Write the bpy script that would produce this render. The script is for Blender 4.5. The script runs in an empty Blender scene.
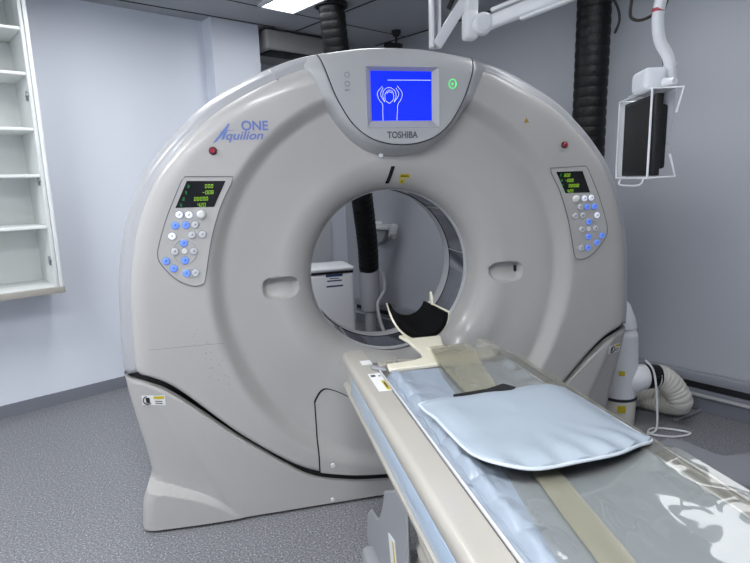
import bpy, bmesh, math, random
import numpy as np
from mathutils import Vector, Matrix, noise
random.seed(7)
sc = bpy.context.scene
COL = sc.collection
PI = math.pi
V = Vector

# ------------------------------------------------------------------ materials
def lin(h):
    h = h.lstrip('#')
    o = []
    for i in (0, 2, 4):
        c = int(h[i:i+2], 16)/255
        o.append(c/12.92 if c <= .04045 else ((c+.055)/1.055)**2.4)
    return (*o, 1)
MATS = {}
def mat(name, col, rough=.5, metal=0, emit=None, es=0, bump=None, coat=0, spec=.5, var=None):
    """bump=(scale, strength, distance); var=(scale, amount) slight albedo mottling"""
    if name in MATS: return MATS[name]
    m = bpy.data.materials.new(name); m.use_nodes = True
    nt = m.node_tree; p = nt.nodes['Principled BSDF']
    c = lin(col) if isinstance(col, str) else col
    p.inputs['Base Color'].default_value = c
    p.inputs['Roughness'].default_value = rough
    p.inputs['Metallic'].default_value = metal
    p.inputs['Specular IOR Level'].default_value = spec
    if coat:
        p.inputs['Coat Weight'].default_value = coat; p.inputs['Coat Roughness'].default_value = .08
    if emit:
        p.inputs['Emission Color'].default_value = lin(emit); p.inputs['Emission Strength'].default_value = es
    tc = None
    if bump or var:
        tc = nt.nodes.new('ShaderNodeTexCoord')
    if bump:
        n = nt.nodes.new('ShaderNodeTexNoise'); n.inputs['Scale'].default_value = bump[0]; n.inputs['Detail'].default_value = 4
        b = nt.nodes.new('ShaderNodeBump'); b.inputs['Strength'].default_value = bump[1]; b.inputs['Distance'].default_value = bump[2]
        nt.links.new(tc.outputs['Object'], n.inputs['Vector']); nt.links.new(n.outputs['Fac'], b.inputs['Height'])
        nt.links.new(b.outputs['Normal'], p.inputs['Normal'])
    if var:
        n = nt.nodes.new('ShaderNodeTexNoise'); n.inputs['Scale'].default_value = var[0]; n.inputs['Detail'].default_value = 5
        r = nt.nodes.new('ShaderNodeMapRange'); r.inputs['From Min'].default_value = .3; r.inputs['From Max'].default_value = .7
        r.inputs['To Min'].default_value = 1-var[1]; r.inputs['To Max'].default_value = 1+var[1]*.5
        h = nt.nodes.new('ShaderNodeHueSaturation'); h.inputs['Color'].default_value = c
        nt.links.new(tc.outputs['Object'], n.inputs['Vector']); nt.links.new(n.outputs['Fac'], r.inputs['Value'])
        nt.links.new(r.outputs['Result'], h.inputs['Value']); nt.links.new(h.outputs['Color'], p.inputs['Base Color'])
    MATS[name] = m
    return m

def speckle(name, base, dark, light, rough, scale):
    m = bpy.data.materials.new(name); m.use_nodes = True; nt = m.node_tree; p = nt.nodes['Principled BSDF']
    tc = nt.nodes.new('ShaderNodeTexCoord')
    v = nt.nodes.new('ShaderNodeTexNoise'); v.inputs['Scale'].default_value = scale; v.inputs['Detail'].default_value = 3; v.inputs['Roughness'].default_value = .7
    r = nt.nodes.new('ShaderNodeValToRGB'); e = r.color_ramp.elements
    e[0].position = .33; e[0].color = lin(dark); e[1].position = .68; e[1].color = lin(light)
    k = e.new(.46); k.color = lin(base); k = e.new(.56); k.color = lin(base)
    nt.links.new(tc.outputs['Object'], v.inputs['Vector']); nt.links.new(v.outputs['Fac'], r.inputs['Fac'])
    nt.links.new(r.outputs['Color'], p.inputs['Base Color']); p.inputs['Roughness'].default_value = rough
    MATS[name] = m
    return m

def sheet(name, tint, body, bodyfac, rough=.04, coat=.5, bump=None):
    """thin clear plastic film: transparent + a little body colour, glossy on top"""
    m = bpy.data.materials.new(name); m.use_nodes = True; nt = m.node_tree
    nt.nodes.remove(nt.nodes['Principled BSDF'])
    out = nt.nodes['Material Output']
    t = nt.nodes.new('ShaderNodeBsdfTransparent'); t.inputs['Color'].default_value = lin(tint)
    d = nt.nodes.new('ShaderNodeBsdfDiffuse'); d.inputs['Color'].default_value = lin(body)
    x = nt.nodes.new('ShaderNodeMixShader'); x.inputs['Fac'].default_value = bodyfac
    g = nt.nodes.new('ShaderNodeBsdfGlossy'); g.inputs['Roughness'].default_value = rough
    f = nt.nodes.new('ShaderNodeFresnel'); f.inputs['IOR'].default_value = 1.5
    y = nt.nodes.new('ShaderNodeMixShader')
    nt.links.new(t.outputs[0], x.inputs[1]); nt.links.new(d.outputs[0], x.inputs[2])
    nt.links.new(x.outputs[0], y.inputs[1]); nt.links.new(g.outputs[0], y.inputs[2]); nt.links.new(f.outputs[0], y.inputs['Fac'])
    if bump:
        tc = nt.nodes.new('ShaderNodeTexCoord'); n = nt.nodes.new('ShaderNodeTexNoise'); n.inputs['Scale'].default_value = bump[0]
        n.inputs['Detail'].default_value = 2
        b = nt.nodes.new('ShaderNodeBump'); b.inputs['Strength'].default_value = bump[1]; b.inputs['Distance'].default_value = bump[2]
        nt.links.new(tc.outputs['Object'], n.inputs['Vector']); nt.links.new(n.outputs['Fac'], b.inputs['Height'])
        for s in (g, f): nt.links.new(b.outputs['Normal'], s.inputs['Normal'])
    nt.links.new(y.outputs[0], out.inputs['Surface'])
    MATS[name] = m
    return m

M_WALL = mat('wall_paint', '#e6ebf4', .55, bump=(40, .05, .002))
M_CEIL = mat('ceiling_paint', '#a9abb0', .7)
M_FLOOR = speckle('vinyl_floor', '#7c7d81', '#3a3b40', '#d0d1d4', .40, 120)
M_BASE = mat('baseboard_vinyl', '#7c7f88', .45)
M_GANTRY = mat('gantry_plastic', '#b2b0ad', .34, coat=.2, var=(2.5, .02))
M_SHELL = mat('gantry_shell_plastic', '#a4a5a8', .36, coat=.2)
M_DARK = mat('dark_gap', '#08080a', .6)
M_BLACK = mat('black_rubber', '#0d0d0f', .55)
M_BLACKG = mat('black_gloss', '#07080a', .12)
M_CONS = mat('console_plastic', '#abacad', .34, coat=.2)
M_BEZEL = mat('bezel_plastic', '#a8a9ab', .35)
M_SCREEN = mat('blue_screen', '#0a1ed0', .2, emit='#0626ff', es=.85)
M_LINE = mat('screen_line', '#c8d4ff', .4, emit='#b9c8ff', es=1.2)
M_GREYTXT = mat('grey_ink', '#55565c', .5)
M_BLUETXT = mat('blue_ink', '#6478b4', .4)
M_RED = mat('red_button', '#a02038', .25, coat=.5)
M_REDD = mat('red_button_rim', '#3a1218', .35)
M_BTN = mat('button_grey', '#c9cacd', .3, coat=.3)
M_BTNW = mat('button_white', '#e8eaf2', .3, emit='#dfe6ff', es=.25)
M_BTNB = mat('button_blue', '#6f93e6', .3, emit='#5a86ff', es=.3)
M_KNOB = mat('knob_cream', '#e0e0dc', .25, coat=.4)
M_LED = mat('display_led', '#8ccc20', .4, emit='#a8c838', es=.32)
M_LEDG = mat('display_green', '#1c8c3a', .4, emit='#1fa04a', es=.6)
M_GREENR = mat('green_light', '#46b860', .4, emit='#50e070', es=.9)
M_YEL = mat('yellow_sticker', '#c9b52a', .5)
M_WHT = mat('white_sticker', '#e6e6e4', .5)
M_INK = mat('black_ink', '#1a1a1a', .5)
M_LINER = mat('bore_liner_slate', '#4b4e57', .12, coat=.6)
M_LINERL = mat('bore_liner_light', '#bfc0c2', .3, coat=.3)
M_CREAM = mat('couch_cream', '#b0aca3', .35, coat=.2, var=(6, .03))
M_STRIPE = mat('couch_blue_trim', '#b4c8dc', .22, coat=.4)
M_GREYP = mat('couch_grey_plastic', '#96989b', .45)
M_DECK = mat('couch_deck_grey', '#8d8e90', .4)
M_PAD = mat('blue_vinyl_pad', '#98a3b0', .34, bump=(22, .35, .006), coat=.1)
M_CUSH = mat('blue_vinyl_cushion', '#a1adb8', .4, bump=(9, .25, .006), coat=.08)
M_IVORY = mat('ivory_plastic', '#e9e4cf', .35, coat=.2)
M_FOAM = mat('black_foam', '#040405', .9, spec=.2, bump=(120, .2, .002))
M_WHITE = mat('white_plastic', '#e4e5e8', .35, coat=.2)
M_CAB = mat('cabinet_laminate', '#dfe2e0', .42)
M_CABEDGE = mat('cabinet_edge', '#ecefee', .35)
M_CABBASE = mat('cabinet_underside', '#a5a199', .5)
M_STEEL = mat('steel', '#9a9ca0', .3, metal=.9)
M_DUCTB = mat('black_duct_fabric', '#0a0a0c', .5, bump=(60, .5, .006), spec=.3)
M_DUCTW = mat('white_duct_fabric', '#cfccc4', .55)
def lamp(es): return mat('light_diffuser_%g' % es, '#ffffff', .5, emit='#fafcff', es=es)
M_LIGHTF = mat('light_frame', '#d9dcdf', .35)
M_NAVY = mat('navy_label', '#2a3a66', .5)
M_ACP = mat('aircon_plastic', '#a3a2a0', .45)
M_SHEET = sheet('clear_plastic_film', '#f3f3ee', '#d6d6d0', .19, .03, bump=(6, .35, .010))
M_OLIVE = sheet('olive_plastic_band', '#e6e4d6', '#c6c3ae', .40, .05, bump=(9, .3, .006))

# ------------------------------------------------------------------ builders
class MB:
    """collects geometry (world coordinates) for ONE mesh object"""
    def __init__(s): s.v = []; s.f = []; s.m = []; s.cur = 0
    def add(s, vs, fs):
        o = len(s.v); s.v += [V(p) for p in vs]
        for f in fs: s.f.append(tuple(i+o for i in f)); s.m.append(s.cur)
        return s
    def mi(s, i): s.cur = i; return s
    def box(s, c, size, ax=None, bev=0, seg=2):
        bm = bmesh.new(); bmesh.ops.create_cube(bm, size=1)
        for v in bm.verts: v.co = V((v.co.x*size[0], v.co.y*size[1], v.co.z*size[2]))
        if bev: bmesh.ops.bevel(bm, geom=bm.edges[:]+bm.verts[:], offset=bev, segments=seg, profile=.5, affect='EDGES')
        return s._bm(bm, c, ax)
    def _bm(s, bm, c=(0, 0, 0), ax=None):
        bm.verts.index_update()
        X, Y, Z = ax if ax else (V((1, 0, 0)), V((0, 1, 0)), V((0, 0, 1)))
        c = V(c)
        s.add([c+X*v.co.x+Y*v.co.y+Z*v.co.z for v in bm.verts], [[v.index for v in f.verts] for f in bm.faces])
        bm.free(); return s
    def tube(s, pts, r, n=12, caps=True, close=False):
        pts = [V(p) for p in pts]; N = len(pts)
        rs = r if isinstance(r, (list, tuple)) else [r]*N
        vs = []; fs = []
        up = None
        for i, p in enumerate(pts):
            a = pts[(i-1) % N] if (i > 0 or close) else p; b = pts[(i+1) % N] if (i < N-1 or close) else p
            t = (b-a)
            if t.length < 1e-9: t = V((0, 0, 1))
            t.normalize()
            if up is None:
                up = V((0, 0, 1)) if abs(t.z) < .9 else V((1, 0, 0))
            side = t.cross(up)
            if side.length < 1e-6: side = t.orthogonal()
            side.normalize(); up = side.cross(t).normalized()
            for k in range(n):
                a_ = 2*PI*k/n
                vs.append(p+(side*math.cos(a_)+up*math.sin(a_))*rs[i])
        for i in range(N if close else N-1):
            j = (i+1) % N
            for k in range(n):
                k2 = (k+1) % n
                fs.append((i*n+k, i*n+k2, j*n+k2, j*n+k))
        if caps and not close:
            fs.append(tuple(range(n-1, -1, -1))); fs.append(tuple((N-1)*n+k for k in range(n)))
        return s.add(vs, fs)
    def cyl(s, a, b, r, n=20, r2=None):
        return s.tube([a, b], [r, r if r2 is None else r2], n)
    def disc(s, c, nrm, r, h, n=20, bev=.3):
        """button-like disc standing on c along nrm"""
        c = V(c); nrm = V(nrm).normalized()
        e = min(r, h)*bev
        return s.tube([c, c+nrm*(h-e), c+nrm*h], [r, r, r-e], n)
    def prism(s, poly, d, bev=0):
        """poly: world points (planar), extruded by vector d; front face is the poly side"""
        poly = [V(p) for p in poly]; d = V(d); n = len(poly)
        vs = poly+[p+d for p in poly]
        fs = [tuple(range(n)), tuple(range(2*n-1, n-1, -1))]
        fs += [(i, n+i, n+(i+1) % n, (i+1) % n) for i in range(n)]
        return s.add(vs, fs)
    def grid(s, fn, nu, nv, closeu=False):
        vs = [fn(i/(nu if closeu else nu-1), j/(nv-1)) for i in range(nu) for j in range(nv)]
        fs = []
        for i in range(nu if closeu else nu-1):
            i2 = (i+1) % nu
            for j in range(nv-1):
                fs.append((i*nv+j, i2*nv+j, i2*nv+j+1, i*nv+j+1))
        return s.add(vs, fs)
    def lathe(s, c, prof, n=32, ax=None):
        """prof: (r, h) pairs along local Z"""
        X, Y, Z = ax if ax else (V((1, 0, 0)), V((0, 1, 0)), V((0, 0, 1)))
        c = V(c)
        m = len(prof); vs = []; fs = []
        for k in range(n):
            a = 2*PI*k/n
            for r, h in prof: vs.append(c+(X*math.cos(a)+Y*math.sin(a))*r+Z*h)
        for k in range(n):
            k2 = (k+1) % n
            for j in range(m-1): fs.append((k*m+j, k2*m+j, k2*m+j+1, k*m+j+1))
        return s.add(vs, fs)
    def build(s, name, mats, parent=None, angle=38, solid=None, fixn=True, weld=0, bevel=0):
        me = bpy.data.meshes.new(name)
        root = V((0, 0, 0)); q = parent
        while q is not None: root += q.location; q = q.parent
        if parent is None:                          # a one-mesh thing: origin at its base
            lo = V([min(v[i] for v in s.v) for i in range(3)]); hi = V([max(v[i] for v in s.v) for i in range(3)])
            root = V(((lo.x+hi.x)/2, (lo.y+hi.y)/2, lo.z))
        me.from_pydata([tuple(v-root) for v in s.v], [], s.f)
        if not isinstance(mats, (list, tuple)): mats = [mats]
        for m_ in mats: me.materials.append(m_)
        for p, k in zip(me.polygons, s.m): p.material_index = k; p.use_smooth = True
        bm = bmesh.new(); bm.from_mesh(me)
        if weld: bmesh.ops.remove_doubles(bm, verts=bm.verts[:], dist=weld)
        if fixn: bmesh.ops.recalc_face_normals(bm, faces=bm.faces[:])
        bm.to_mesh(me); bm.free()
        me.set_sharp_from_angle(angle=math.radians(angle))
        o = bpy.data.objects.new(name, me); COL.objects.link(o)
        if parent is not None: o.parent = parent
        else: o.location = root
        if solid:
            md = o.modifiers.new('thickness', 'SOLIDIFY'); md.thickness = solid; md.offset = 0
        if bevel:
            md = o.modifiers.new('bevel', 'BEVEL'); md.width = bevel; md.segments = 2; md.limit_method = 'ANGLE'
        return o

def tag(o, label, cat, group=None):
    o['label'] = label; o['category'] = cat
    if group: o['group'] = group
    return o
def thing(name, label, cat, loc, group=None):
    o = bpy.data.objects.new(name, None); COL.objects.link(o); o.location = loc; o.empty_display_size = .1
    return tag(o, label, cat, group)
def struct(o): o['kind'] = 'structure'; return o

def smooth(a, b, x):
    t = min(1, max(0, (x-a)/(b-a))); return t*t*(3-2*t)
def spline(pts, n=12, close=False):
    P = [V(p) for p in pts]; N = len(P); out = []
    for i in range(N if close else N-1):
        if close: p0, p1, p2, p3 = P[i-1], P[i], P[(i+1) % N], P[(i+2) % N]
        else:
            p1, p2 = P[i], P[i+1]; p0 = P[i-1] if i else p1*2-p2; p3 = P[i+2] if i+2 < N else p2*2-p1
        for k in range(n):
            t = k/n; out.append(.5*((2*p1)+(p2-p0)*t+(2*p0-5*p1+4*p2-p3)*t*t+(3*p1-p0-3*p2+p3)*t**3))
    if not close: out.append(P[-1])
    return out
def text_mesh(body, size, name, m, parent, origin, X, Y, shear=0, bold=0, align='CENTER', ext=.0006, sx=1, space=1):
    cu = bpy.data.curves.new(name, 'FONT'); cu.body = body; cu.size = size; cu.shear = shear; cu.offset = bold
    cu.align_x = align; cu.extrude = ext; cu.space_character = space
    t = bpy.data.objects.new(name, cu); COL.objects.link(t)
    bpy.context.view_layer.update()
    me = bpy.data.meshes.new_from_object(t.evaluated_get(bpy.context.evaluated_depsgraph_get()))
    COL.objects.unlink(t); bpy.data.objects.remove(t)
    X = V(X); Y = V(Y); Z = X.cross(Y).normalized(); origin = V(origin)
    mb = MB(); mb.add([origin+X*(v.co.x*sx)+Y*v.co.y+Z*v.co.z for v in me.vertices], [tuple(p.vertices) for p in me.polygons])
    bpy.data.meshes.remove(me)
    if name is None: return mb
    return mb.build(name, m, parent, fixn=False) if parent is not False else mb

UX, UY, UZ = V((1, 0, 0)), V((0, 1, 0)), V((0, 0, 1))
# the room is turned against the scanner: A runs along the left wall, B along the right wall
_a = math.radians(61.75)
RA = V((math.sin(_a), math.cos(_a), 0)); RB = V((math.sin(_a-PI/2), math.cos(_a-PI/2), 0))
def W(a, b, z): return RA*a+RB*b+UZ*z
RAX = (RA, RB, UZ)

# ------------------------------------------------------------------ camera
f_px, pitch, roll, yaw = 550.03, math.radians(10.4608), math.radians(-1.7263), math.radians(13.1505)
fw = V((math.sin(yaw)*math.cos(pitch), math.cos(yaw)*math.cos(pitch), -math.sin(pitch)))
r0 = V((math.cos(yaw), -math.sin(yaw), 0)); u0 = r0.cross(fw)
cr, srr = math.cos(roll), math.sin(roll)
rr_, uu_ = r0*cr+u0*srr, u0*cr-r0*srr
cam = bpy.data.cameras.new('camera'); co = bpy.data.objects.new('camera', cam); COL.objects.link(co)
cam.sensor_fit = 'HORIZONTAL'; cam.sensor_width = 36; cam.lens = 36*f_px/750; cam.clip_start = .02
Mx = Matrix.Identity(4)
for i in range(3): Mx[i][0] = rr_[i]; Mx[i][1] = uu_[i]; Mx[i][2] = -fw[i]
Mx[2][3] = 1.5
co.matrix_world = Mx
sc.camera = co

# ------------------------------------------------------------------ room
CH = 2.75; AW = 3.72; BW = 4.28; AMIN = -1.7; BMIN = -2.2; REC = 4.66
def slab(name, a0, a1, b0, b1, z0, z1, m):
    return struct(MB().box(W((a0+a1)/2, (b0+b1)/2, (z0+z1)/2), (a1-a0, b1-b0, z1-z0), RAX).build(name, m))
slab('floor', AMIN-.1, AW+.1, BMIN-.1, REC+.1, -.1, 0, M_FLOOR)
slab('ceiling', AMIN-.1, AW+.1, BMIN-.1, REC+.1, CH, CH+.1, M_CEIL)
slab('wall_left', AMIN-.1, 2.06, BW, BW+.38, 0, CH, M_WALL)
slab('wall_pillar', 2.06, 2.47, 4.13, BW+.38, 0, CH, M_WALL)
slab('wall_back', 2.40, AW+.1, REC, REC+.1, 0, CH, M_WALL)
slab('wall_right', AW, AW+.1, BMIN-.1, REC, 0, CH, mat('wall_paint_shaded', '#aeb1b8', .5, bump=(40, .05, .002)))  # dimmer light on this wall is put into its greyer colour
slab('wall_behind', AMIN-.1, AW+.1, BMIN-.1, BMIN, 0, CH, M_WALL)
slab('wall_side', AMIN-.1, AMIN, BMIN, BW, 0, CH, M_WALL)
slab('baseboard_left', AMIN, 2.02, BW-.012, BW, 0, .088, M_BASE)
slab('baseboard_back', 2.48, AW, REC-.012, REC, 0, .088, M_BASE)
# pale tall wall panels at the back, behind the bin
for i, (a0, a1) in enumerate(((2.55, 2.86), (2.87, 3.18), (3.19, 3.5))):
    struct(MB().box(W((a0+a1)/2, REC-.012, 1.15), (a1-a0, .024, 2.0), RAX, bev=.004).build('trim_%d' % (i+10), M_WHITE))
# right wall: low trunking rail with a shadow gap and baseboard below
struct(MB().box(W(AW-.03, 1.2, .222), (.06, 6.6, .058), RAX, bev=.006).build('trim_1', mat('rail_grey', '#8f9299', .4)))
struct(MB().box(W(AW-.014, 1.2, .168), (.028, 6.6, .05), RAX).build('trim_2', mat('rail_shadow_gap', '#1d1e22', .6)))
struct(MB().box(W(AW-.02, 1.2, .071), (.04, 6.6, .142), RAX, bev=.004).build('baseboard_right', M_BASE))
p_ = MB().cyl(W(AW-.055, -2.0, .11), W(AW-.055, 4.5, .11), .013, 12).build('conduit_pipe', mat('pipe_grey', '#a5a6a8', .4))
tag(p_, 'grey conduit pipe running along the foot of the right wall', 'pipe')
# ceiling panel joints (thin dark reveal strips between the sheets)
jm = mat('ceiling_joint', '#2c2d30', .8)
k = 3
def strip(a0, b0, a1, b1, w=.012):
    global k
    p, q = W(a0, b0, CH-.002), W(a1, b1, CH-.002)
    d = (q-p); L = d.length; d.normalize()
    struct(MB().box((p+q)/2, (L, w, .004), (d, UZ.cross(d), UZ)).build('trim_%d' % k, jm)); k += 1
strip(2.81, BMIN, 2.81, 4.1, .014); strip(AMIN, 3.68, 3.7, 3.70, .006); strip(1.36, 4.12, 2.6, 4.09, .012)
strip(1.2, BMIN, 1.2, 4.1, .006); strip(AMIN, 1.2, 3.7, 1.2, .006); strip(AW-.012, BMIN, AW-.012, 4.1, .02)

# ------------------------------------------------------------------ ceiling lights (0.3 x 1.2 m panels, one in view, the rest unseen and placed for their light)
def panel_light(a, b, la, lb, label, es=None):
    t = thing('ceiling_light', label, 'light', W(a, b, CH), 'recessed ceiling light panels')
    m = MB()
    for sx, sy, ex, ey in ((-1, 0, .02, lb), (1, 0, .02, lb), (0, -1, la, .02), (0, 1, la, .02)):
        m.box(W(a+sx*(la/2-.01), b+sy*(lb/2-.01), CH-.012), (ex, ey, .024), RAX)
    m.build('light_frame', M_LIGHTF, t)
    MB().box(W(a, b, CH-.008), (la-.04, lb-.04, .01), RAX).build('diffuser', lamp(es), t)
    return t
panel_light(2.34, 3.05, .30, 1.20, 'bright rectangular ceiling light above the top left of the scanner', 9)
LIGHTS_UNSEEN = [(1.0, 2.95, .3, 15), (-.55, 2.45, .3, 46), (.15, .2, .3, 40), (-1.2, .4, .3, 34), (2.62, 1.05, .45, 8)]  # unseen panels, placed and dimmed for wall fill and the film highlight
for a_, b_, wa_, es_ in LIGHTS_UNSEEN:
    panel_light(a_, b_, wa_, 1.20, 'unseen ceiling light panel placed for wall fill and highlights', es_)

# ------------------------------------------------------------------ SCANNER GANTRY
X0, ZC, YF = .682, 1.06, 2.34
_half = [(0, .998), (.11, .995), (.22, .982), (.41, .949), (.576, .888), (.773, .783), (.905, .675), (1.0, .575), (1.076, .47), (1.154, .293),
         (1.20, .09), (1.216, -.1), (1.222, -.22), (1.22, -.34), (1.195, -.6), (1.165, -.84), (1.165, -1.06)]
_hs = spline([(x, 0, z) for x, z in _half], 16)
_ph = np.array([math.atan2(p.x, p.z) for p in _hs]); _rr = np.array([p.length for p in _hs])
def Ro(phi):
    """outline distance from the bore axis; phi = angle from straight up, 0..pi"""
    phi = abs(phi)
    if phi > _ph[-1]: return 1.06/abs(math.cos(phi))
    return float(np.interp(phi, _ph, _rr))
_gap = spline([(1.30, 0, .745), (1.20, 0, .737), (1.108, 0, .712), (1.004, 0, .640), (.767, 0, .405), (.514, 0, .212), (.307, 0, .140), (.1, 0, .112), (0, 0, .110)], 16)
_gx = np.array([p.x for p in _gap])[::-1]; _gz = np.array([p.z for p in _gap])[::-1]
def zgap(x): return float(np.interp(abs(x), _gx, _gz))
_gphi = np.array([math.atan2(p.x, p.z-ZC) for p in _gap]); _gr = np.array([math.hypot(p.x, p.z-ZC) for p in _gap])
PHG = float(_gphi[0])
def Rgap(phi):
    phi = abs(phi)
    return 9 if phi < PHG else float(np.interp(phi, _gphi, _gr))
RB0 = .395
EDGE = .13
def pocket(x, z):
    """finger grips left and right of the bore"""
    d = 0
    ax = abs(x)
    u = (ax-.545)/.077; v = (z-1.042)/.047
    q = (abs(u)**3.2+abs(v)**3.2)
    if q < 1.25:
        mask = 1-smooth(.55, 1.15, q)
        d = mask*(.016+.042*smooth(-1, .9, v))
    return d
def inpocket(x, z):
    u = (abs(x)-.545)/.077; v = (z-1.042)/.047
    return abs(u)**3.2+abs(v)**3.2 < 1.1
def front_Y(x, z, pk=True):
    dz = z-ZC; r = math.hypot(x, dz); phi = math.atan2(abs(x), dz); deg = math.degrees(phi)
    d = Ro(phi)-r
    y = YF
    rd = .828+.06*smooth(105, 160, deg)
    t = rd-r
    st = 1-.55*smooth(135, 175, deg)
    y += .060*st*smooth(-.022, .050, t)
    if t > .05:
        y += .022*smooth(.05, .28, t)*1.0
    h = .16
    if r < RB0+h:
        q = min(1, (RB0+h-r)/h)
        y += h*(1-math.sqrt(max(0, 1-q*q)))
    if d < EDGE and phi < _ph[-1]:
        e = min(1, (EDGE-d)/EDGE)
        y += .11*(1-math.sqrt(max(0, 1-e*e)))
    elif d < .4 and phi < _ph[-1]:
        y += 0
    if pk: y += pocket(x, z)
    return y
def P(x, z, y): return V((X0+x, y, z))

G = thing('scanner_gantry', 'large grey ring-shaped CT scanner with blue screen above its round opening', 'CT scanner', (X0, 2.7, 0))
# angular samples, denser at the finger grips
angs = []
a = 0.0
while a < 360-1e-6:
    angs.append(math.radians(a))
    d90 = min(abs(a-90), abs(a-270)); a += .5 if d90 < 10 else 1.0
NA = len(angs)
def ring_pts(phi): return math.sin(phi), math.cos(phi)
def rmax_front(phi):
    pp = phi if phi <= PI else 2*PI-phi
    return min(Ro(pp)-.058, Rgap(pp)-.012), pp
us = list(np.concatenate([np.linspace(0, .10, 9)[:-1]**1, np.linspace(.10, .42, 44)[:-1], np.linspace(.42, .62, 12)[:-1], np.linspace(.62, .85, 20)[:-1], np.linspace(.85, 1, 10)]))
vs = []
for phi in angs:
    R_, pp = rmax_front(phi); s_, c_ = ring_pts(phi)
    for u in us:
        r = RB0+(R_-RB0)*u
        x, z = s_*r, ZC+c_*r
        y = front_Y(x, z)
        e = (1-u)*(R_-RB0)                         # rolled lip at the gap
        if e < .012: y += .007*(1-e/.012)**2
        vs.append(P(x, z, y))
    # returning wall into the gap
    vs.append(P(s_*R_, ZC+c_*R_, front_Y(s_*R_, ZC+c_*R_)+.03))
nu = len(us)+1
main, gl, gr = [], [], []
for i in range(NA):
    i2 = (i+1) % NA
    for j in range(nu-1):
        q = (i*nu+j, i2*nu+j, i2*nu+j+1, i*nu+j+1)
        c = sum((vs[k_] for k_ in q), V())/4
        if inpocket(c.x-X0, c.z): (gl if c.x < X0 else gr).append(q)
        else: main.append(q)
def sub(fs):
    used = sorted({i for f in fs for i in f}); mp = {o: n for n, o in enumerate(used)}
    return MB().add([vs[i] for i in used], [tuple(mp[i] for i in f) for f in fs])
front = sub(main).build('front_cover', M_GANTRY, G, angle=60)
sub(gl).build('grip_recess', M_GANTRY, G, angle=70)
gR = sub(gr).build('grip_recess', M_GANTRY, G, angle=70)
MB().box(P(.604, 1.043, front_Y(.604, 1.043)-.002), (.014, .008, .045), bev=.002).build('sensor_slot', M_BLACKG, gR)

# outer shell: rounded rim and side wall
vs2 = []; prof_n = 0
phs = [math.radians(d_) for d_ in np.linspace(-math.degrees(PHG)-1.7, math.degrees(PHG)+1.7, 241)]
for phi in phs:
    R_ = Ro(phi); s_, c_ = ring_pts(phi); row = []
    def fy(dd): return front_Y(s_*(R_-dd), ZC+c_*(R_-dd), False)
    row += [(.066, fy(.066)+.0115), (.058, fy(.058)+.0085), (.050, fy(.050)+.0075), (.040, fy(.040)+.006)]
    for dd in (.032, .024, .016, .010, .006, .003, .001): row.append((dd, fy(dd)))
    row += [(0, YF+.11), (0, YF+.2), (0, YF+.5), (0, YF+.68), (.01, YF+.72), (.04, YF+.76), (.08, YF+.775)]
    prof_n = len(row)
    vs2 += [P(s_*(R_-dd), ZC+c_*(R_-dd), y) for dd, y in row]
fs2 = [(i*prof_n+j, (i+1)*prof_n+j, (i+1)*prof_n+j+1, i*prof_n+j+1) for i in range(len(phs)-1) for j in range(prof_n-1)]
MB().add(vs2, fs2).build('outer_shell', M_SHELL, G, angle=50, solid=.004)
# short seam across the rim
phi = math.radians(-31); s_, c_ = ring_pts(phi)
MB().tube([P(s_*(Ro(phi)-d), ZC+c_*(Ro(phi)-d), front_Y(s_*(Ro(phi)-d), ZC+c_*(Ro(phi)-d), False)-.006) for d in (.062, .05, .04, .03, .02, .012)], .004, 8).build('shell_seam', M_SHELL, G)

# inner frame: what one sees in the dark gaps
vs3 = []; uu3 = np.linspace(0, 1, 40)
for phi in angs:
    pp = phi if phi <= PI else 2*PI-phi
    s_, c_ = ring_pts(phi); R_ = (Ro(pp) if pp < _ph[-1] else 1.04/abs(math.cos(pp)))-.03
    for u in uu3:
        r = RB0+.01+(R_-RB0-.01)*u; x, z = s_*r, ZC+c_*r
        vs3.append(P(x, z, front_Y(x, z)+.028+.16*smooth(.55, 1.1, abs(x))*smooth(.75, .3, z)))
    vs3.append(P(s_*R_, ZC+c_*R_, YF+.6))
n3 = len(uu3)+1
MB().add(vs3, [(i*n3+j, ((i+1) % NA)*n3+j, ((i+1) % NA)*n3+j+1, i*n3+j+1) for i in range(NA) for j in range(n3-1)]).build('inner_frame', M_DARK, G)

# base cover with angled corners and flared feet
_sz = [(0.0, 1.218), (.06, 1.214), (.14, 1.203), (.19, 1.184), (.23, 1.168), (.35, 1.180), (.5, 1.202), (.62, 1.218), (.75, 1.228), (.9, 1.23)]
def side_x(z): return float(np.interp(z, [p[0] for p in _sz], [p[1] for p in _sz]))
_ft = spline([(.74, 0, -.02), (.80, 0, .035), (.876, 0, .098), (.96, 0, .145), (1.04, 0, .175), (1.12, 0, .200), (1.25, 0, .22)], 8)
def zfoot(x): return float(np.interp(abs(x), [p.x for p in _ft], [p.z for p in _ft], left=-.05))
def base_Y(x, z):
    ax = abs(x); y = YF+.004
    xl = .77+.47*z
    s_ = side_x(z)
    fl = max(0, ax-xl)
    yb = y+.30*fl*smooth(0, .05, fl)
    e = s_-ax
    if e < .07: yb += .06*(1-math.sqrt(max(0, 1-((.07-e)/.07)**2)))
    yf = YF-.002+.10*max(0, ax-.9)**1.5
    if e < .06: yf += .06*(1-math.sqrt(max(0, 1-((.06-e)/.06)**2)))
    k_ = smooth(-.002, .020, zfoot(x)-z)
    return min(yb, yb*(1-k_)+min(yf, yb)*k_)
def zwave(n):
    return n
NU, NV = 241, 110
vs4 = []
for i in range(NU):
    u = -1+2*i/(NU-1)
    xn = u*1.212; zt = zgap(xn)-.026
    for j in range(NV):
        v = j/(NV-1); z = .014+(zt-.014)*v
        x = u*side_x(z); y = base_Y(x, z)
        if v > .985: y += .004
        vs4.append(P(x, z, y))
    x = u*side_x(zt); vs4.append(P(x, zt, base_Y(x, zt)+.04))
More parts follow.
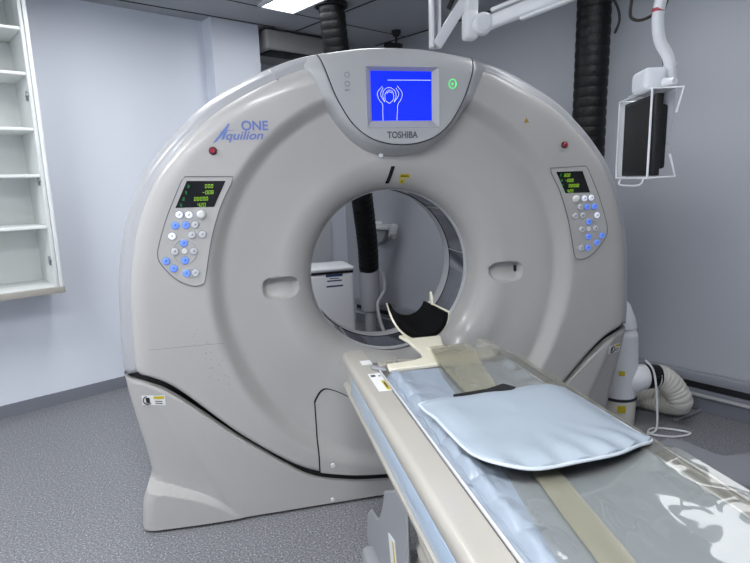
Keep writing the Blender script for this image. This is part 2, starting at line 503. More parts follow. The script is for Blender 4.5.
NV1 = NV+1
fs4 = [(i*NV1+j, (i+1)*NV1+j, (i+1)*NV1+j+1, i*NV1+j+1) for i in range(NU-1) for j in range(NV1-1)]
mb4 = MB().add(vs4, fs4)
for sgn in (-1, 1):                                   # side walls of the base
    o = [P(sgn*side_x(z), z, base_Y(sgn*side_x(z), z)) for z in np.linspace(.014, zgap(1.212)-.014, NV)]
    vv = []
    for p in o:
        vv += [p, p+UY*.02, V((p.x, YF+.70, p.z)), V((p.x-sgn*.05, YF+.77, p.z))]
    mb4.add(vv, [(j*4+k_, (j+1)*4+k_, (j+1)*4+k_+1, j*4+k_+1) for j in range(NV-1) for k_ in range(3)])
mb4.build('base_cover', M_GANTRY, G, angle=45, weld=.0004)
MB().prism([P(x, .004, YF+.03+.10*smooth(.9, 1.2, abs(x))) for x in np.linspace(-1.17, 1.17, 40)]+[P(1.15, .004, 3.05), P(-1.15, .004, 3.05)], (0, 0, .03)).build('plinth', M_DARK, G)

# bore liner
def ringband(y0, y1, r0_, r1_, name, m, n=160, extra=()):
    prof = [(r0_, y0)]+list(extra)+[(r1_, y1)]
    return MB().lathe((X0, 0, ZC), [(r, h) for r, h in prof], n, (UX, UZ, UY)).build(name, m, G, angle=30)
ringband(2.566, 2.600, RB0+.0005, RB0-.004, 'bore_front_ring', M_LINERL, extra=((RB0-.004, 2.568),))
ringband(2.600, 2.602, RB0-.003, RB0+.004, 'bore_seam', M_DARK)
lin_ = ringband(2.602, 2.800, RB0-.001, RB0-.001, 'bore_window_band', M_LINER)
ringband(2.800, 2.802, RB0+.002, RB0-.004, 'bore_seam', M_DARK)
ringband(2.802, 2.93, RB0-.004, RB0+.03, 'bore_rear_ring', M_LINERL, extra=((RB0-.004, 2.885), (RB0+.004, 2.905)))
for d_ in (9, 48, 132, 235):
    a_ = math.radians(d_)
    MB().box(V((X0+math.cos(a_)*(RB0-.002), 2.70, ZC+math.sin(a_)*(RB0-.002))), (.003, .195, .003), (V((-math.sin(a_), 0, math.cos(a_))), UY, V((math.cos(a_), 0, math.sin(a_))))).build('bore_joint', M_LINERL, lin_)
# rear cover
vs5 = []
for phi in angs:
    pp = phi if phi <= PI else 2*PI-phi
    s_, c_ = ring_pts(phi); R_ = Ro(pp)-.08 if pp < _ph[-1] else 1.05/abs(math.cos(pp))
    for r, y in ((RB0+.03, 2.93), (RB0+.10, 2.99), (RB0+.25, 3.06), (RB0+.40, 3.10), (R_, 3.115)):
        r = min(r, R_); vs5.append(P(s_*r, max(.01, ZC+c_*r), y))
MB().add(vs5, [(i*5+j, ((i+1) % NA)*5+j, ((i+1) % NA)*5+j+1, i*5+j+1) for i in range(NA) for j in range(4)]).build('rear_cover', M_GANTRY, G)

# access panel below the bore: a patch of the front skin, framed by a dark seam
def ztop_acc(x):
    ax = abs(x)
    zt = .40+.155*smooth(.05, .40, ax)
    if ax > .355: zt -= .06*((ax-.355)/.065)**2.2
    return zt
def acc(dx, dt, db, dy):
    def fn(u, v):
        x = (-1+2*u)*(.420+dx)
        zb = zgap(x)+.010+db; zt = ztop_acc(x*.42/(.42+dx))+dt
        z = zb+(zt-zb)*v
        return P(x, z, front_Y(x, z)-dy)
    return fn
MB().grid(acc(.0065, .0065, 0, .0012), 90, 30).build('access_panel_seam', M_DARK, G)
ap = MB().grid(acc(0, 0, .001, .003), 90, 30).build('access_panel', M_GANTRY, G)
for sx in (-1, 1):
    MB().disc(P(sx*.362, .208, front_Y(sx*.362, .208)-.003), (0, -1, 0), .011, .006, 16).build('screw_cap', M_KNOB, ap)
    MB().disc(P(sx*.370, .032, base_Y(sx*.370, .032)), (0, -1, 0), .010, .006, 16).build('screw_cap', M_KNOB, G)

# ---- console over the bore
def cons_half():
    return spline([(.340, 0, 2.016), (.326, 0, 1.97), (.305, 0, 1.905), (.272, 0, 1.825), (.215, 0, 1.735), (.145, 0, 1.678), (.07, 0, 1.652), (0, 0, 1.645)], 8)
hp = cons_half()
edge = [(-p.x, p.z) for p in hp]+[(p.x, p.z) for p in hp[::-1][1:]]
top = []
for t in np.linspace(0, 1, 33)[1:-1]:
    x = .340-.680*t
    phi = math.atan2(x, .99); R_ = Ro(phi)-.012
    top.append((math.sin(phi)*R_, ZC+math.cos(phi)*R_))
outl = edge+top
YCON = 2.316
def cons_Y(x, z):
    phi = math.atan2(abs(x), z-ZC); d = Ro(phi)-math.hypot(x, z-ZC)
    y = YCON
    if d < .12: y += .115*(1-math.sqrt(max(0, 1-((.12-d)/.12)**2)))
    return y
cen = (.003, 1.845); vs6 = []; rows = [0, .001, .2, .4, .6, .75, .85, .92, .97, .99, 1.0]
BX0, BX1, BZ0, BZ1 = -.152, .162, 1.717, 1.957
def bez_hit(x, z):
    dx, dz = x-cen[0], z-cen[1]; k_ = 9
    if dx > 1e-9: k_ = min(k_, (BX1-cen[0])/dx)
    if dx < -1e-9: k_ = min(k_, (BX0-cen[0])/dx)
    if dz > 1e-9: k_ = min(k_, (BZ1-cen[1])/dz)
    if dz < -1e-9: k_ = min(k_, (BZ0-cen[1])/dz)
    return cen[0]+dx*k_, cen[1]+dz*k_
for x, z in outl:
    for k_ in rows[1:]:
        hx, hz = bez_hit(x, z); xx, zz = hx+(x-hx)*k_, hz+(z-hz)*k_
        vs6.append(P(xx, zz, cons_Y(xx, zz)+(.004 if k_ == 1.0 else .001 if k_ == .99 else 0)))
    vs6.append(P(x, z, cons_Y(x, z)+.03))
nr = len(rows); n6 = len(outl)
fs6 = [(i*nr+j, ((i+1) % n6)*nr+j, ((i+1) % n6)*nr+j+1, i*nr+j+1) for i in range(n6) for j in range(nr-1)]
CON = MB().add(vs6, fs6).build('console_panel', M_CONS, G, angle=50)
# skirt around the console
ho = spline([(.412, 0, 1.992), (.396, 0, 1.955), (.365, 0, 1.90), (.322, 0, 1.81), (.25, 0, 1.71), (.165, 0, 1.638), (.08, 0, 1.606), (0, 0, 1.598)], 8)
vs7 = []; seq_i = edge; seq_o = [(-p.x, p.z) for p in ho]+[(p.x, p.z) for p in ho[::-1][1:]]
for (xi, zi), (xo, zo) in zip(seq_i, seq_o):
    for k_ in (0, .0, .06, .25, .5, .75, .9, 1.0):
        x = xi+(xo-xi)*k_; z = zi+(zo-zi)*k_
        yo = front_Y(xo, zo)+.006; yi = cons_Y(xi, zi)+.005
        y = yi+(yo-yi)*(k_**1.7)
        vs7.append(P(x, z, y))
    xi2, zi2 = xi*1.006, zi-.001
    vs7[-8] = P(xi2, zi2, cons_Y(xi, zi)+.03)
    vs7[-7] = P(xi2, zi2, cons_Y(xi, zi)+.006)
n7 = len(seq_i)
MB().add(vs7, [(i*8+j, (i+1)*8+j, (i+1)*8+j+1, i*8+j+1) for i in range(n7-1) for j in range(7)]).build('console_surround', M_CONS, G, angle=50)
MB().tube([P(x*1.002, z-.001, cons_Y(x, z)+.003) for x, z in edge], .0028, 6).build('console_seam', M_DARK, G)
# screen with bevelled bezel
sx0, sx1, sz0, sz1 = -.130, .136, 1.745, 1.945
def rect(x0, x1, z0, z1, y): return [P(x0, z0, y), P(x1, z0, y), P(x1, z1, y), P(x0, z1, y)]
ob = rect(sx0-.024, sx1+.028, sz0-.030, sz1+.014, YCON-.0025); ib = rect(sx0, sx1, sz0, sz1, YCON+.018); bb = rect(sx0-.027, sx1+.031, sz0-.033, sz1+.017, YCON+.006)
m = MB(); m.add(ob+ib, [(i, (i+1) % 4, 4+(i+1) % 4, 4+i) for i in range(4)]); m.add(ob+bb, [(i, (i+1) % 4, 4+(i+1) % 4, 4+i) for i in range(4)])
bz = m.build('screen_bezel', M_BEZEL, CON, fixn=False)
# the console face is hollowed behind the screen by the bezel; the screen sits just proud of it
SY = YCON+.0165
scn = MB().prism(rect(sx0, sx1, sz0, sz1, SY), (0, .004, 0)).build('screen', M_SCREEN, CON)
scx = lambda px: sx0+(px-135)/(492-135)*(sx1-sx0)
scz = lambda py: sz1-(py-103)/(405-103)*(sz1-sz0)
m = MB()
def sl(pts, r=.0008, n=6):
    m.tube([P(scx(a_), scz(b_), SY-.001) for a_, b_ in [(q.x, q.y) for q in spline([(p[0], p[1], 0) for p in pts], 6)]], r, 5)
sl([(232, 158), (360, 157), (488, 156)], .0009)
sl([(213, 290), (203, 255), (210, 220), (240, 203), (272, 220), (280, 255), (268, 290)])
sl([(240, 300), (218, 280), (216, 245), (228, 225), (242, 218), (258, 226), (266, 248), (262, 278), (240, 300)])
sl([(226, 240), (238, 228), (256, 236)], .0009)
sl([(200, 405), (200, 350), (200, 305), (180, 275), (172, 235), (200, 196)])
sl([(212, 290), (190, 245), (205, 205)])
sl([(282, 405), (286, 350), (290, 305), (308, 275), (316, 235), (288, 192)])
sl([(270, 290), (296, 245), (280, 205)])
m.build('screen_drawing', M_LINE, scn)
text_mesh('TOSHIBA', .038, 'wordmark', M_GREYTXT, CON, P(-.002, 1.672, YCON-.001), UX, UZ, bold=.0009, sx=.86)
# small engraved symbols and the green power ring
m = MB()
for zz, xx in ((1.925, -.232), (1.890, -.232)):
    m.tube([P(xx+.010*math.cos(t), zz+.010*math.sin(t), YCON-.0008) for t in np.linspace(0, 2*PI, 18)[:-1]], .0016, 5, close=True)
m.build('symbol_mark', mat('faint_ink', '#8e9096', .5), CON); m = MB()
m.box(P(-.232, 1.866, YCON), (.024, .002, .003))
m.cur = 0; m.box(P(-.236, 1.864, YCON), (.014, .002, .006)); 
m.build('symbol_mark', mat('faint_ink', '#8e9096', .5), CON)
m = MB(); c_ = (.225, 1.893)
m.tube([P(c_[0]+.0165*math.cos(t), c_[1]+.0185*math.sin(t), YCON-.001) for t in np.linspace(0, 2*PI, 29)[:-1]], .0022, 6, close=True)
m.disc(P(c_[0], c_[1], YCON), (0, -1, 0), .005, .0015, 12)
m.build('power_light', M_GREENR, CON)
# small lamp on the skirt under the console
MB().disc(P(-.075, 1.607, front_Y(-.075, 1.607)-.012), (-.1, -1, -.25), .010, .008, 14).build('indicator_lamp', M_WHITE, G)

# ---- logo lettering, upper left of the ring
def gtext(body, size, x, z, **kw):
    return text_mesh(body, size, 'logo_lettering', M_BLUETXT, G, P(x, z, YF-.001), UX*1, UZ, align='LEFT', **kw)
gtext('ONE', .052, -.667, 1.7115, bold=.0012, sx=.98)
text_mesh('quilion', .047, 'logo_lettering', M_BLUETXT, G, P(-.733, 1.6755, YF-.001), UX, UZ, shear=.30, bold=.0008, align='LEFT', sx=1.17)
m = MB()
m.prism([P(x, z, YF-.0012) for x, z in [(-.782, 1.662), (-.768, 1.667), (-.722, 1.712), (-.711, 1.735), (-.714, 1.740), (-.730, 1.722), (-.760, 1.687)]], (0, .0012, 0))
m.prism([P(x, z, YF-.0016) for x, z in [(-.714, 1.740), (-.725, 1.700), (-.737, 1.676), (-.747, 1.676), (-.728, 1.722)]], (0, .0012, 0))
m.prism([P(x, z, YF-.0014) for x, z in [(-.748, 1.704), (-.708, 1.7105), (-.680, 1.712), (-.708, 1.7125), (-.746, 1.708)]], (0, .0012, 0))
m.build('logo_lettering', M_BLUETXT, G)

# ---- red emergency buttons
for sx in (-1, 1):
    x, z = sx*.783, 1.633
    y = front_Y(x, z)
    rb = MB().disc(P(x, z, y), (0, -1, 0), .016, .008, 24).build('stop_button', M_REDD, G)
    MB().disc(P(x, z, y-.008), (0, -1, 0), .011, .006, 24, bev=.5).build('button_cap', M_RED, rb)

# ---- control panels
PO = [(-.897, 1.532), (-.716, 1.527), (-.722, 1.504), (-.771, 1.414), (-.814, 1.294), (-.839, 1.190), (-.850, 1.138), (-.859, 1.107), (-.872, 1.098), (-.906, 1.095), (-.962, 1.124), (-1.013, 1.184), (-1.027, 1.228), (-1.012, 1.288), (-.974, 1.388), (-.912, 1.516)]
PO = PO[:2]+[(p.x, p.z) for p in spline([(x, 0, z) for x, z in PO[2:]], 6)]
BT = [(-.932, 1.386, 'w'), (-.895, 1.384, 'w'), (-.848, 1.384, 'k'), (-.951, 1.344, 'b'), (-.911, 1.344, 'b'), (-.875, 1.344, 'g'), (-.967, 1.302, 'w'), (-.890, 1.303, 'g'), (-.850, 1.303, 'g'),
      (-.925, 1.272, 'b'), (-.962, 1.239, 'g'), (-.925, 1.239, 's'), (-.889, 1.237, 'g'), (-.926, 1.201, 'b'), (-.999, 1.203, 'b'), (-.973, 1.171, 'b'), (-.925, 1.148, 'b'), (-.890, 1.148, 'g')]
SEG = {'0': 'abcdef', '1': 'bc', '2': 'abged', '3': 'abgcd', '4': 'fgbc', '5': 'afgcd', '6': 'afgecd', '7': 'abc', '8': 'abcdefg', '9': 'abcfgd', '-': 'g'}
def sevenseg(m, txt, x, z, h, y, slant=.12):
    w = h*.54; t = h*.10
    def q(x0, z0, x1, z1):
        ln = [(x0, z0), (x1, z0), (x1, z1), (x0, z1)]
        m.prism([P(a_+(b_-z)*slant, b_, y) for a_, b_ in ln], (0, .0008, 0))
    for ch in txt:
        if ch == '.':
            q(x-t*.9, z, x+.1*t, z+t); continue
        for s_ in SEG.get(ch, ''):
            if s_ == 'a': q(x, z+h-t, x+w, z+h)
            if s_ == 'd': q(x, z, x+w, z+t)
            if s_ == 'g': q(x, z+h/2-t/2, x+w, z+h/2+t/2)
            if s_ == 'f': q(x, z+h/2, x+t, z+h)
            if s_ == 'e': q(x, z, x+t, z+h/2)
            if s_ == 'b': q(x+w-t, z+h/2, x+w, z+h)
            if s_ == 'c': q(x+w-t, z, x+w, z+h/2)
        x += w+t*2.4
for sg in (1, -1):                                     # 1: left panel, -1: mirrored right panel
    pan = [(sg*x, z) for x, z in PO]
    def py(x, z): return YF+.0
    yp = YF-.004
    cx = sum(p[0] for p in pan)/len(pan); cz = sum(p[1] for p in pan)/len(pan)
    rim = [(cx+(x-cx)*1.018, cz+(z-cz)*1.010) for x, z in pan]
    MB().tube([P(x, z, yp+.0008) for x, z in rim], .0022, 6, close=True).build('control_panel_seam', mat('panel_seam_grey', '#6a6c70', .5), G)
    cp = MB().prism([P(x, z, yp) for x, z in pan], (0, .03, 0)).build('control_panel', M_GANTRY, G)
    dp = [(-.892, 1.518), (-.743, 1.514), (-.796, 1.412), (-.944, 1.414)]
    if sg < 0: dp = [(.743, 1.512), (.880, 1.512), (.925, 1.412), (.795, 1.412)]
    ds = MB().prism([P(x, z, yp-.0015) for x, z in dp], (0, .002, 0)).build('readout_display', M_BLACKG, cp)
    m = MB(); g = MB()
    for r_, tx in enumerate(('00.0', '-008', '0000.0', '42.0')):
        z = 1.494-r_*.0245
        sh = (1.50-z)*.47
        x0 = (-.822-sh if tx != '0000.0' else -.845-sh) if sg > 0 else (.782+sh*.55 if tx != '0000.0' else .795+sh*.55)
        sevenseg(m, tx, x0, z-.006, .0145, yp-.0024)
        xg = -.888-sh if sg > 0 else .762+sh*.45
        sevenseg(g, '5' if r_ % 2 else '2', xg, z-.003, .011, yp-.0024)
    m.build('readout_digits', M_LED, ds); g.build('readout_symbols', M_LEDG, ds)
    # raised oval around the four arrow buttons
    MB().tube([P(sg*(-.925+.046*math.cos(t)), 1.238+.048*math.sin(t), yp) for t in np.linspace(0, 2*PI, 41)[:-1]], .0035, 6, close=True).build('arrow_key_rim', M_CONS, cp)
    MB().tube([P(sg*(-.9075+.036*math.cos(t)), 1.148+.017*math.sin(t), yp) for t in np.linspace(0, 2*PI, 31)[:-1]], .003, 6, close=True).build('key_rim', M_CONS, cp)
    for bx, bz_, kd in BT:
        x = sg*bx
        if sg < 0 and kd == 'x': continue
        mm = {'w': M_BTNW, 'b': M_BTNB, 'g': M_BTN, 's': M_KNOB, 'k': M_KNOB}[kd]
        r_, h_ = {'k': (.018, .016), 's': (.012, .004)}.get(kd, (.0145, .006))
        b = MB(); b.disc(P(x, bz_, yp), (0, -1, 0), r_, h_, 20, bev=.45)
        b.mi(1); b.tube([P(x+(r_+.0012)*math.cos(t), bz_+(r_+.0012)*math.sin(t), yp) for t in np.linspace(0, 2*PI, 25)[:-1]], .0018, 5, close=True)
        if kd in 'wbg':
            b.mi(2); b.box(P(x, bz_, yp-h_), (.010, .0012, .0022), (V((.8, 0, .6)), UY, V((-.6, 0, .8)))); b.box(P(x+.003, bz_+.002, yp-h_), (.0022, .0012, .008))
        b.build('button', [mm, mat('button_ring', '#8d8f94', .4), M_GREYTXT if kd != 'b' else M_NAVY], cp)

# scuffs on the left of the front cover
m = MB()
m.box(P(-.95, .838, front_Y(-.95, .838)-.0003), (.30, .001, .0016))
for q in range(26):
    x = -.90+random.gauss(0, .022)+.10*(q/26); z = .90-.26*(q/26)+random.gauss(0, .01)
    m.box(P(x, z, front_Y(x, z)-.0003), (random.uniform(.002, .005), .001, random.uniform(.002, .005)))
sm_ = m.build('scuff_mark', mat('scuff_grey', '#8b8986', .6), G); sm_['kind'] = 'stuff'
# ---- slit window and warning stickers over the bore, base stickers
x, z = -.006, 1.510
MB().grid(lambda u, v: P(-.040+.018*u+.016*v, 1.482+.076*v, front_Y(-.03, 1.482+.076*v)-.002), 3, 12).build('laser_window', M_BLACKG, G)
m = MB()
def sticker(x0, x1, z0, z1, fn, off=.0015, n=5):
    return lambda u, v: P(x0+(x1-x0)*u, z0+(z1-z0)*v, fn(x0+(x1-x0)*u, z0+(z1-z0)*v)-off)
m.grid(sticker(.022, .070, 1.503, 1.522, front_Y), 5, 4); m.grid(sticker(.026, .052, 1.480, 1.498, front_Y), 4, 4)
m.mi(1); m.grid(sticker(.026, .066, 1.510, 1.513, front_Y, .002), 4, 3); m.grid(sticker(.026, .060, 1.516, 1.518, front_Y, .002), 4, 3); m.grid(sticker(.037, .041, 1.484, 1.494, front_Y, .002), 3, 3)
m.build('warning_sticker', [M_YEL, M_INK], G)
for sg in (-1, 1):
    x0, x1 = (-1.155, -1.058) if sg < 0 else (1.075, 1.165)
    zb = .590
    m = MB(); m.grid(sticker(x0, x1, zb, zb+.046, base_Y, .002), 8, 4)
    m.mi(1); m.grid(sticker(x0+.050, x1-.003, zb+.030, zb+.043, base_Y, .003), 6, 3)
    m.mi(2)
    m.tube([P(x0+.025+.019*math.cos(t), zb+.023+.018*math.sin(t), base_Y(x0+.025, zb+.02)-.0025) for t in np.linspace(0, 2*PI, 25)[:-1]], .0022, 5, close=True)
    m.grid(sticker(x0+.017, x0+.033, zb+.010, zb+.036, base_Y, .0035), 3, 3)
    for r_ in range(2): m.grid(sticker(x0+.054, x1-.012, zb+.007+r_*.010, zb+.011+r_*.010, base_Y, .003), 4, 3)
    m.build('warning_sticker', [M_WHT, M_YEL, M_INK], G)
m = MB()
tri = [(.576, 1.734), (.600, 1.734), (.588, 1.756)]
m.prism([P(x-.0, z, front_Y(x, z)-.002) for x, z in tri], (0, .002, 0)); m.build('warning_sticker', mat('amber_sticker', '#a5842c', .5), G)

# ------------------------------------------------------------------ COUCH
YE = 2.14; YN = -.35                                 # far (gantry) end and near end
CO = thing('patient_couch', 'long cream scanner couch with pale blue side trim pointing into the ring', 'couch', (X0, 1.1, 0))
def rail(sg):
    # cross-section (offset from axis, z), outer side down and round the top
    prof = [(.300, .664), (.328, .664), (.334, .671), (.334, .682), (.320, .686), (.320, .770), (.333, .775), (.335, .782), (.335, .798), (.332, .810), (.325, .817), (.312, .820), (.252, .822), (.249, .818), (.249, .740), (.300, .735)]
    m = MB(); n = len(prof)
    ys = [YN, 0, .5, 1, 1.5, 2.0, YE-.03, YE-.008, YE]
    vv = []
    for y in ys:
        e = max(0, y-(YE-.03))/.03; sh = .016*e*e
        for ox, z in prof:
            if sg > 0: z -= .016*smooth(.25, .335, ox); ox = .25+(ox-.25)*.90 if ox > .25 else ox
            ox2 = ox-(sh if ox > .29 else -sh); z2 = z-sh*.8 if z > .76 else z
            vv.append(V((X0+sg*ox2, y, z2)))
    ff = [(i*n+j, (i+1)*n+j, (i+1)*n+(j+1) % n, i*n+(j+1) % n) for i in range(len(ys)-1) for j in range(n)]
    ff += [tuple(range(n)), tuple((len(ys)-1)*n+j for j in range(n))]
    m.add(vv, ff)
    r_ = m.build('side_rail', M_CREAM, CO, angle=40)
    MB().box((X0+sg*(.322 if sg < 0 else .309), (YN+YE-.17)/2, .728 if sg < 0 else .715), (.016, YE-.17-YN, .080), bev=.007, seg=3).build('blue_trim', M_STRIPE, r_)
    MB().box((X0+sg*.2445, (YN+YE-.30)/2, .822), (.005, YE-.30-YN, .010), bev=.0015).build('edge_trim', M_WHITE, r_)
    return r_
rl = rail(-1); rr2 = rail(1)
MB().box((X0, (YN+YE-.05)/2, .745), (.50, YE-.05-YN, .05), bev=.004).build('deck', M_DECK, CO)
m = MB()
m.box((X0-.14, 2.02, .778), (.012, .14, .02), (V((.94, -.34, 0)), V((.34, .94, 0)), UZ), bev=.003); m.box((X0-.05, 2.05, .776), (.30, .012, .018), bev=.003)
m.box((X0-.205, 1.97, .79), (.03, .05, .03), bev=.005)
m.build('deck_bracket', M_CREAM, CO)
# lever and stickers on the near rail
MB().prism([V((X0-.268, 1.858, .8225)), V((X0-.225, 1.822, .8225)), V((X0-.222, 1.838, .8225)), V((X0-.250, 1.880, .8225)), V((X0-.270, 1.885, .8225))], (0, 0, .010)).build('release_lever', M_GREYP, rl, bevel=.003)
MB().box((X0-.272, 1.945, .8225), (.040, .050, .001)).build('paper_label', M_WHT, rl)
m = MB(); m.box((X0-.272, 1.735, .8225), (.044, .17, .001)); m.mi(1); m.box((X0-.258, 1.70, .8230), (.013, .085, .001))
m.mi(2); m.box((X0-.280, 1.795, .8230), (.016, .018, .001)); m.box((X0-.258, 1.790, .8230), (.008, .010, .001))
m.box((X0-.258, 1.70, .8236), (.005, .05, .0006))
m.build('warning_label', [M_WHT, M_YEL, M_INK], rl)
# bellows and floor pedestal under the couch
def bellow(u, v):
    a_ = 2*PI*u; z = .10+.55*v
    k_ = .008*math.sin(v*2*PI*9)
    sx_, sy_ = .258+k_, 1.0+k_
    c_, s_ = math.cos(a_), math.sin(a_)
    ex = 2/12
    return V((X0+sx_*math.copysign(abs(c_)**ex, c_), .455+sy_*math.copysign(abs(s_)**ex, s_), z))
MB().grid(bellow, 120, 109, closeu=True).build('bellows', M_CREAM, CO, angle=80)
MB().box((X0, .75, .05), (.62, 1.5, .10), bev=.02, seg=3).build('pedestal', M_GREYP, CO)
for sg in (-1, 1):
    m = MB()
    pr = [(1.40, .03), (1.97, .03), (1.99, .08), (1.96, .19), (1.90, .245), (1.80, .27), (1.755, .30), (1.70, .38), (1.675, .43), (1.67, .458), (1.49, .565), (1.40, .62)]
    pp = [V((X0+sg*.285, y, z)) for y, z in pr]
    m.prism(pp, (-sg*.016, 0, 0))
    c_ = m.build('grey_cover', M_GREYP, CO, bevel=.012)
    m = MB(); m.box((X0+sg*.2865, 1.555, .300), (.003, .075, .105), (UX, V((0, .96, -.28)), V((0, .28, .96)))); m.mi(1); m.box((X0+sg*.2875, 1.532, .305), (.003, .018, .09), (UX, V((0, .96, -.28)), V((0, .28, .96))))
    m.build('caution_label', [M_WHT, M_YEL], c_)
    MB().box((X0+sg*.30, 1.80, .06), (.06, .16, .10), bev=.02, seg=3).build('cover_foot', M_GREYP, CO)

# ---- pad lying on the couch (shallow trough: it rises to both edges)
def pad_z(ox): return .806+.52*max(0, abs(ox)-.03)**2
PY0, PY1 = YN+.02, 1.80
def padtop(ox, y, seed=0):
    e = 1-smooth(.0, .035, .239-abs(ox))
    w = noise.noise(V((ox*7+seed, y*5, 1.3)))*.0035+noise.noise(V((ox*26, y*17+seed, 4.1)))*.0018
    b = abs(math.sin(y*PI/.105+.6*math.sin(y*5)))**.5*.016*smooth(.13, .222, abs(ox))     # quilted edge pinches
    return pad_z(ox)+.026-.030*e+w+b*(1-.6*e)-.012*smooth(.10, .22, abs(ox))+noise.noise(V((ox*60, y*38+seed, 8)))*.0032*smooth(.12, .2, abs(ox))
def padfn(u, v):
    ox = -.238+.476*u; y = PY0+(PY1-PY0)*v
    dy = 1-smooth(0, .03, PY1-y)
    return V((X0+ox, y-(.04*ox if v > .9 else 0)*smooth(.9, 1, v), padtop(ox, y)-.022*dy))
m = MB().grid(padfn, 70, 300)
m.grid(lambda u, v: V((X0-.238+.476*u, PY0+(PY1-PY0)*v, pad_z(-.238+.476*u)-.004 if False else .7715)), 12, 12)
# side skirts
for ox in (-.238, .238):
    m.grid(lambda u, v, ox=ox: V((X0+ox, PY0+(PY1-PY0)*u, .7715+(padtop(ox, PY0+(PY1-PY0)*u)-.7715)*v)), 100, 3)
m.grid(lambda u, v: V((X0-.238+.476*u, PY1-(.04*(-.238+.476*u)), .7715+(padtop(-.238+.476*u, PY1)-.022-.7715)*v)), 40, 3)
pad = m.build('couch_pad', M_PAD, None, angle=70)
tag(pad, 'long pale blue vinyl pad with quilted edges lying along the couch', 'pad')
MB().tube([V((X0-.228, y, padtop(-.228, y)+.003)) for y in np.linspace(PY0, PY1-.04, 160)], .003, 6).build('piping', M_PAD, pad)

# ---- clear plastic film over the pad, draped over the far rail
def film_h(ox, y):
    z = max(padtop(max(-.2, min(.2, ox)), min(y, 1.78)), pad_z(ox)+.018, .832+.040*smooth(1.12, .95, y)*(max(0, ox)/.235)**2)+.004
    z = z+(.846-z)*smooth(1.74, 1.86, y)
    return max(z, .8465) if y > 1.86 else z
def filmfn(u, v, off=0):
    y = YN+.04+(1.95-YN-.04)*v
    edge_l = -.02-.148*(1.95-y)+.004*math.sin(y*14)
    edge_l = max(edge_l, -.225)
    path = [(edge_l, 0)]
    s_ = u
    if s_ < .78:
        ox = edge_l+(.243-edge_l)*(s_/.78)
        h_ = film_h(min(ox, .2429), y)
        # beyond the pad's middle the film lies loose, spanning up to the rail edge
        w = noise.noise(V((ox*5, y*3.2, 9)))*.006*smooth(-.1, .15, ox)+noise.noise(V((ox*13, y*9, 3)))*.002
        return V((X0+ox, y, h_+max(0, w)+off+.002))
    k_ = (s_-.78)/.22
    pts = [(.243, film_h(.2429, y)+.002), (.260, .832), (.298, .820), (.322, .809), (.330, .796), (.3315, .76), (.334, .69)]
    n_ = len(pts)-1; i_ = min(n_-1, int(k_*n_)); t_ = k_*n_-i_
    ox = pts[i_][0]+(pts[i_+1][0]-pts[i_][0])*t_; z = pts[i_][1]+(pts[i_+1][1]-pts[i_][1])*t_
    return V((X0+ox+abs(noise.noise(V((y*6, k_*3, 2))))*.006*k_, y, z+max(0, noise.noise(V((y*8, k_*3, 7))))*.003*(1-k_)+off+.001))
film = MB().grid(filmfn, 110, 190).build('plastic_cover', M_SHEET, None, angle=80)
tag(film, 'clear glossy plastic film covering the pad and draped over the right couch edge', 'plastic sheet')
def bandfn(x0, x1, y0, y1):
    def fn(u, v):
        y = y0+(y1-y0)*v; oc = (x0+(x1-x0)*v)
        wd = .066+.09*smooth(1.1, 1.9, y); ox = oc+(u-.5)*wd
        return V((X0+ox, y, film_h(ox, y)+.010+.002*noise.noise(V((ox*20, y*8, 5)))))
    return fn
b_ = MB().grid(bandfn(-.163, .062, .30, 1.955), 12, 120).build('film_band', M_OLIVE, film, angle=80)
# thick folded hem of the film along the far rail
MB().grid(lambda u, v: V((X0+.256+.066*u, .2+1.66*v, .8375-.026*u+.003*noise.noise(V((u*2, v*14, 3)))+.002)), 10, 120).build('film_hem', M_OLIVE, film, angle=80)

# ---- square cushion lying on the couch
cq = [(-.222, 1.418), (-.212, 1.440), (-.10, 1.432), (.05, 1.428), (.190, 1.446), (.225, 1.435), (.243, 1.40), (.246, 1.25), (.246, 1.085), (.236, 1.055), (.19, 1.030), (.10, .995), (.0, .985), (-.10, .985), (-.165, 1.012), (-.200, 1.07), (-.212, 1.16), (-.218, 1.30)]
cb = [(p.x, p.y) for p in spline([(x, y, 0) for x, y in cq], 6, close=True)]
ccx, ccy = .01, 1.235
def cz_(ox, y):
    lift = .020*smooth(1.15, .98, y)+.004*smooth(1.35, 1.47, y)
    return .868-.10*abs(ox)**1.3*.4+lift*.7+.014*smooth(-.10, -.22, -abs(ox) if ox < 0 else 0)*smooth(1.42, 1.30, y)-.010*smooth(.15, .25, abs(ox))
n_c = len(cb); rows_c = [0, .25, .5, .7, .83, .91, .96, .985, 1.0, 1.006, 1.0, .97, .9, .6, .2]
vv = []
for x, y in cb:
    for k_i, k_ in enumerate(rows_c[1:], 1):
        xx, yy = ccx+(x-ccx)*k_, ccy+(y-ccy)*k_
        rim = smooth(.80, 1.0, k_)
        wr = (noise.noise(V((xx*9+yy*6, yy*7-xx*4, 2)))*.004+.0045*math.sin((xx*1.0+yy*.35)*75)*smooth(.45, .9, k_)*smooth(1.3, 1.0, yy))
        t_ = .014
        if k_i <= 8: z = cz_(xx, yy)+t_*(1-rim*.75)+wr
        elif k_i == 9: z = cz_(xx, yy)-.001
        else: z = cz_(xx, yy)-.006-.006*(1-k_)
        vv.append(V((X0+xx, yy, z)))
nrc = len(rows_c)-1
ff = [(i*nrc+j, ((i+1) % n_c)*nrc+j, ((i+1) % n_c)*nrc+j+1, i*nrc+j+1) for i in range(n_c) for j in range(nrc-1)]
ct = len(vv); vv.append(V((X0+ccx, ccy, cz_(ccx, ccy)+.014))); vv.append(V((X0+ccx, ccy, cz_(ccx, ccy)-.012)))
